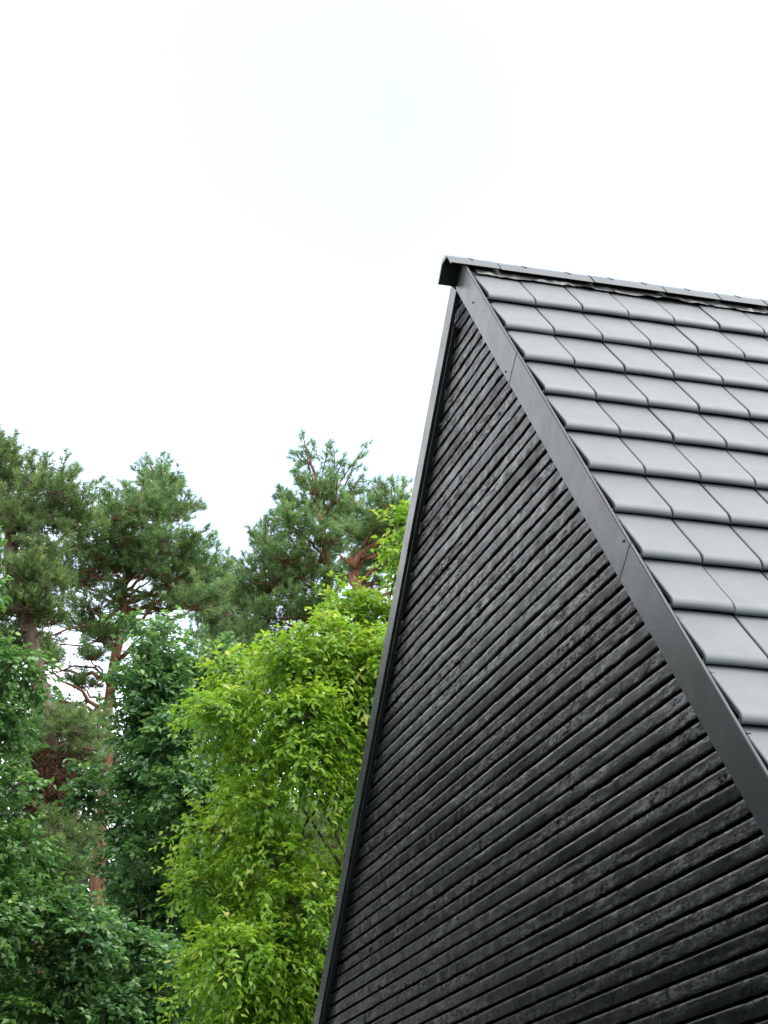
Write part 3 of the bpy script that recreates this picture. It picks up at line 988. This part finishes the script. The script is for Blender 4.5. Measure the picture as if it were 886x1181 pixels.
# behind the visible trees
for px in range(-140, 640, 46):
    d = r.uniform(54, 66)
    q = at(px, 900, d)
    top = at(px, 905 + r.uniform(-25, 40), d)[2] if px < 90 else at(px, 830 + r.uniform(-25, 40), d)[2]
    mass_tree(q[0], q[1], top, r.uniform(2.6, 3.6))
for px in range(-150, 640, 60):
    d = r.uniform(44, 50)
    q = at(px, 1000, d)
    mass_tree(q[0], q[1], at(px, 985 + r.uniform(-25, 40), d)[2], r.uniform(2.2, 3.0))
# round to the left of the camera
for a in range(21, 106, 4):
    for k in range(3):
        d = (31, 37, 44)[k] + r.uniform(-1.5, 1.5)
        th = R(a + (0, 2, 1)[k] + r.uniform(-.8, .8))
        mass_tree(-math.sin(th) * d, math.cos(th) * d, (10.5, 15.0, 18.5)[k] + r.uniform(-1.2, 1.2), r.uniform(2.5, 3.1), 14)
V, Fq, T = leaves_mesh(np.concatenate(PP), np.concatenate(AA), np.concatenate(NN), np.concatenate(LL), np.concatenate(WW), np.concatenate(TT))
wood = empty('woodland', (0, 0, 0))
wood = obj('woodland', V, Fq, M['needle_wood'], None, {'tint': T}) if bpy.data.objects.remove(wood) is None else None
tag(wood, 'dark mass of the wood behind the separate trees', 'woodland', kind='stuff')
st = stems.build('stems', M['bark'], wood, smooth=True)

# ------------------------------------------------------------------ ground
m, nt, b, out = new_mat('grass_ground')
v = coords(nt)
n1 = noise(nt, v, .8, 6, .65)
c = ramp(nt, n1, [(.3, (.035, .06, .02)), (.55, (.06, .10, .03)), (.75, (.10, .11, .05))])
nt.links.new(c.outputs[0], b.inputs['Base Color'])
b.inputs['Roughness'].default_value = .95
bump(nt, b, noise(nt, v, 20, 4), .5, .05)
gr = obj('ground', [(-900, -900, 0), (900, -900, 0), (900, 900, 0), (-900, 900, 0)], [(0, 1, 2, 3)], m)
tag(gr, 'short grass ground around the house', 'ground', kind='structure')

# ------------------------------------------------------------------ sky: bright overcast
SUN_EL, SUN_AZ = R(64), R(100)     # azimuth clockwise from +Y
w = bpy.data.worlds.new('World')
SC.world = w
w.use_nodes = True
nt = w.node_tree
nt.nodes.clear()
out = nt.nodes.new('ShaderNodeOutputWorld')
bg = nt.nodes.new('ShaderNodeBackground')
bg.inputs['Strength'].default_value = .12
sky = nt.nodes.new('ShaderNodeTexSky')
sky.sky_type = 'NISHITA'
sky.sun_disc = False
sky.sun_elevation = SUN_EL
sky.sun_rotation = SUN_AZ
sky.air_density = 1.0
sky.dust_density = 3.0
tc = nt.nodes.new('ShaderNodeTexCoord')
nz = N(nt, 'ShaderNodeTexNoise', Scale=2.6, Detail=5.0, Roughness=.5)
mp = nt.nodes.new('ShaderNodeMapping')
mp.inputs['Location'].default_value = (3.1, .4, 1.7)
nt.links.new(tc.outputs['Generated'], mp.inputs[0])
nt.links.new(mp.outputs[0], nz.inputs['Vector'])
# a thinner place in the cloud sheet, high ahead, where a little blue comes through
thin = at(470, 130, 100.0) - np.array([0, 0, CAMZ])
thin = thin / np.linalg.norm(thin)
dp = nt.nodes.new('ShaderNodeVectorMath')
dp.operation = 'DOT_PRODUCT'
nt.links.new(tc.outputs['Generated'], dp.inputs[0])
dp.inputs[1].default_value = tuple(thin)
ang = math_node(nt, 'ARCCOSINE', dp.outputs['Value'])
wob = math_node(nt, 'ADD', ang, math_node(nt, 'MULTIPLY', math_node(nt, 'SUBTRACT', nz.outputs['Fac'], .5), .28))
cl = ramp(nt, math_node(nt, 'MULTIPLY', wob, 2.9), [(.0, (.115, .115, .115)), (.40, (.15, .15, .15)), (.62, (.19, .19, .19)), (.85, (.35, .35, .35)), (1, (.95, .95, .95))])
mix = nt.nodes.new('ShaderNodeMixRGB')
nt.links.new(cl.outputs[0], mix.inputs[0])
nt.links.new(sky.outputs[0], mix.inputs[1])
mix.inputs[2].default_value = (7.6, 7.9, 8.1, 1)
nt.links.new(mix.outputs[0], bg.inputs[0])
nt.links.new(bg.outputs[0], out.inputs[0])

sl = bpy.data.lights.new('sun', 'SUN')
sl.energy = 0.9
sl.angle = R(50)
sl.color = (1, .96, .90)
so = bpy.data.objects.new('sun', sl)
COL.objects.link(so)
so.rotation_euler = (math.pi / 2 - SUN_EL, 0, math.pi - SUN_AZ)

# ------------------------------------------------------------------ camera
cam = bpy.data.cameras.new('camera')
co = bpy.data.objects.new('camera', cam)
COL.objects.link(co)
co.location = (0, 0, CAMZ)
co.rotation_euler = (math.pi / 2 + PITCH, 0, 0)
cam.sensor_fit = 'HORIZONTAL'
cam.sensor_width = 36
cam.lens = 36 * F / 886
cam.clip_end = 3000
SC.camera = co
SC.view_settings.view_transform = 'Standard'
SC.view_settings.look = 'None'
SC.view_settings.gamma = 1
SC.view_settings.exposure = 1.82
SC.cycles.max_bounces = 8
SC.cycles.transparent_max_bounces = 4
SC.cycles.use_denoising = True
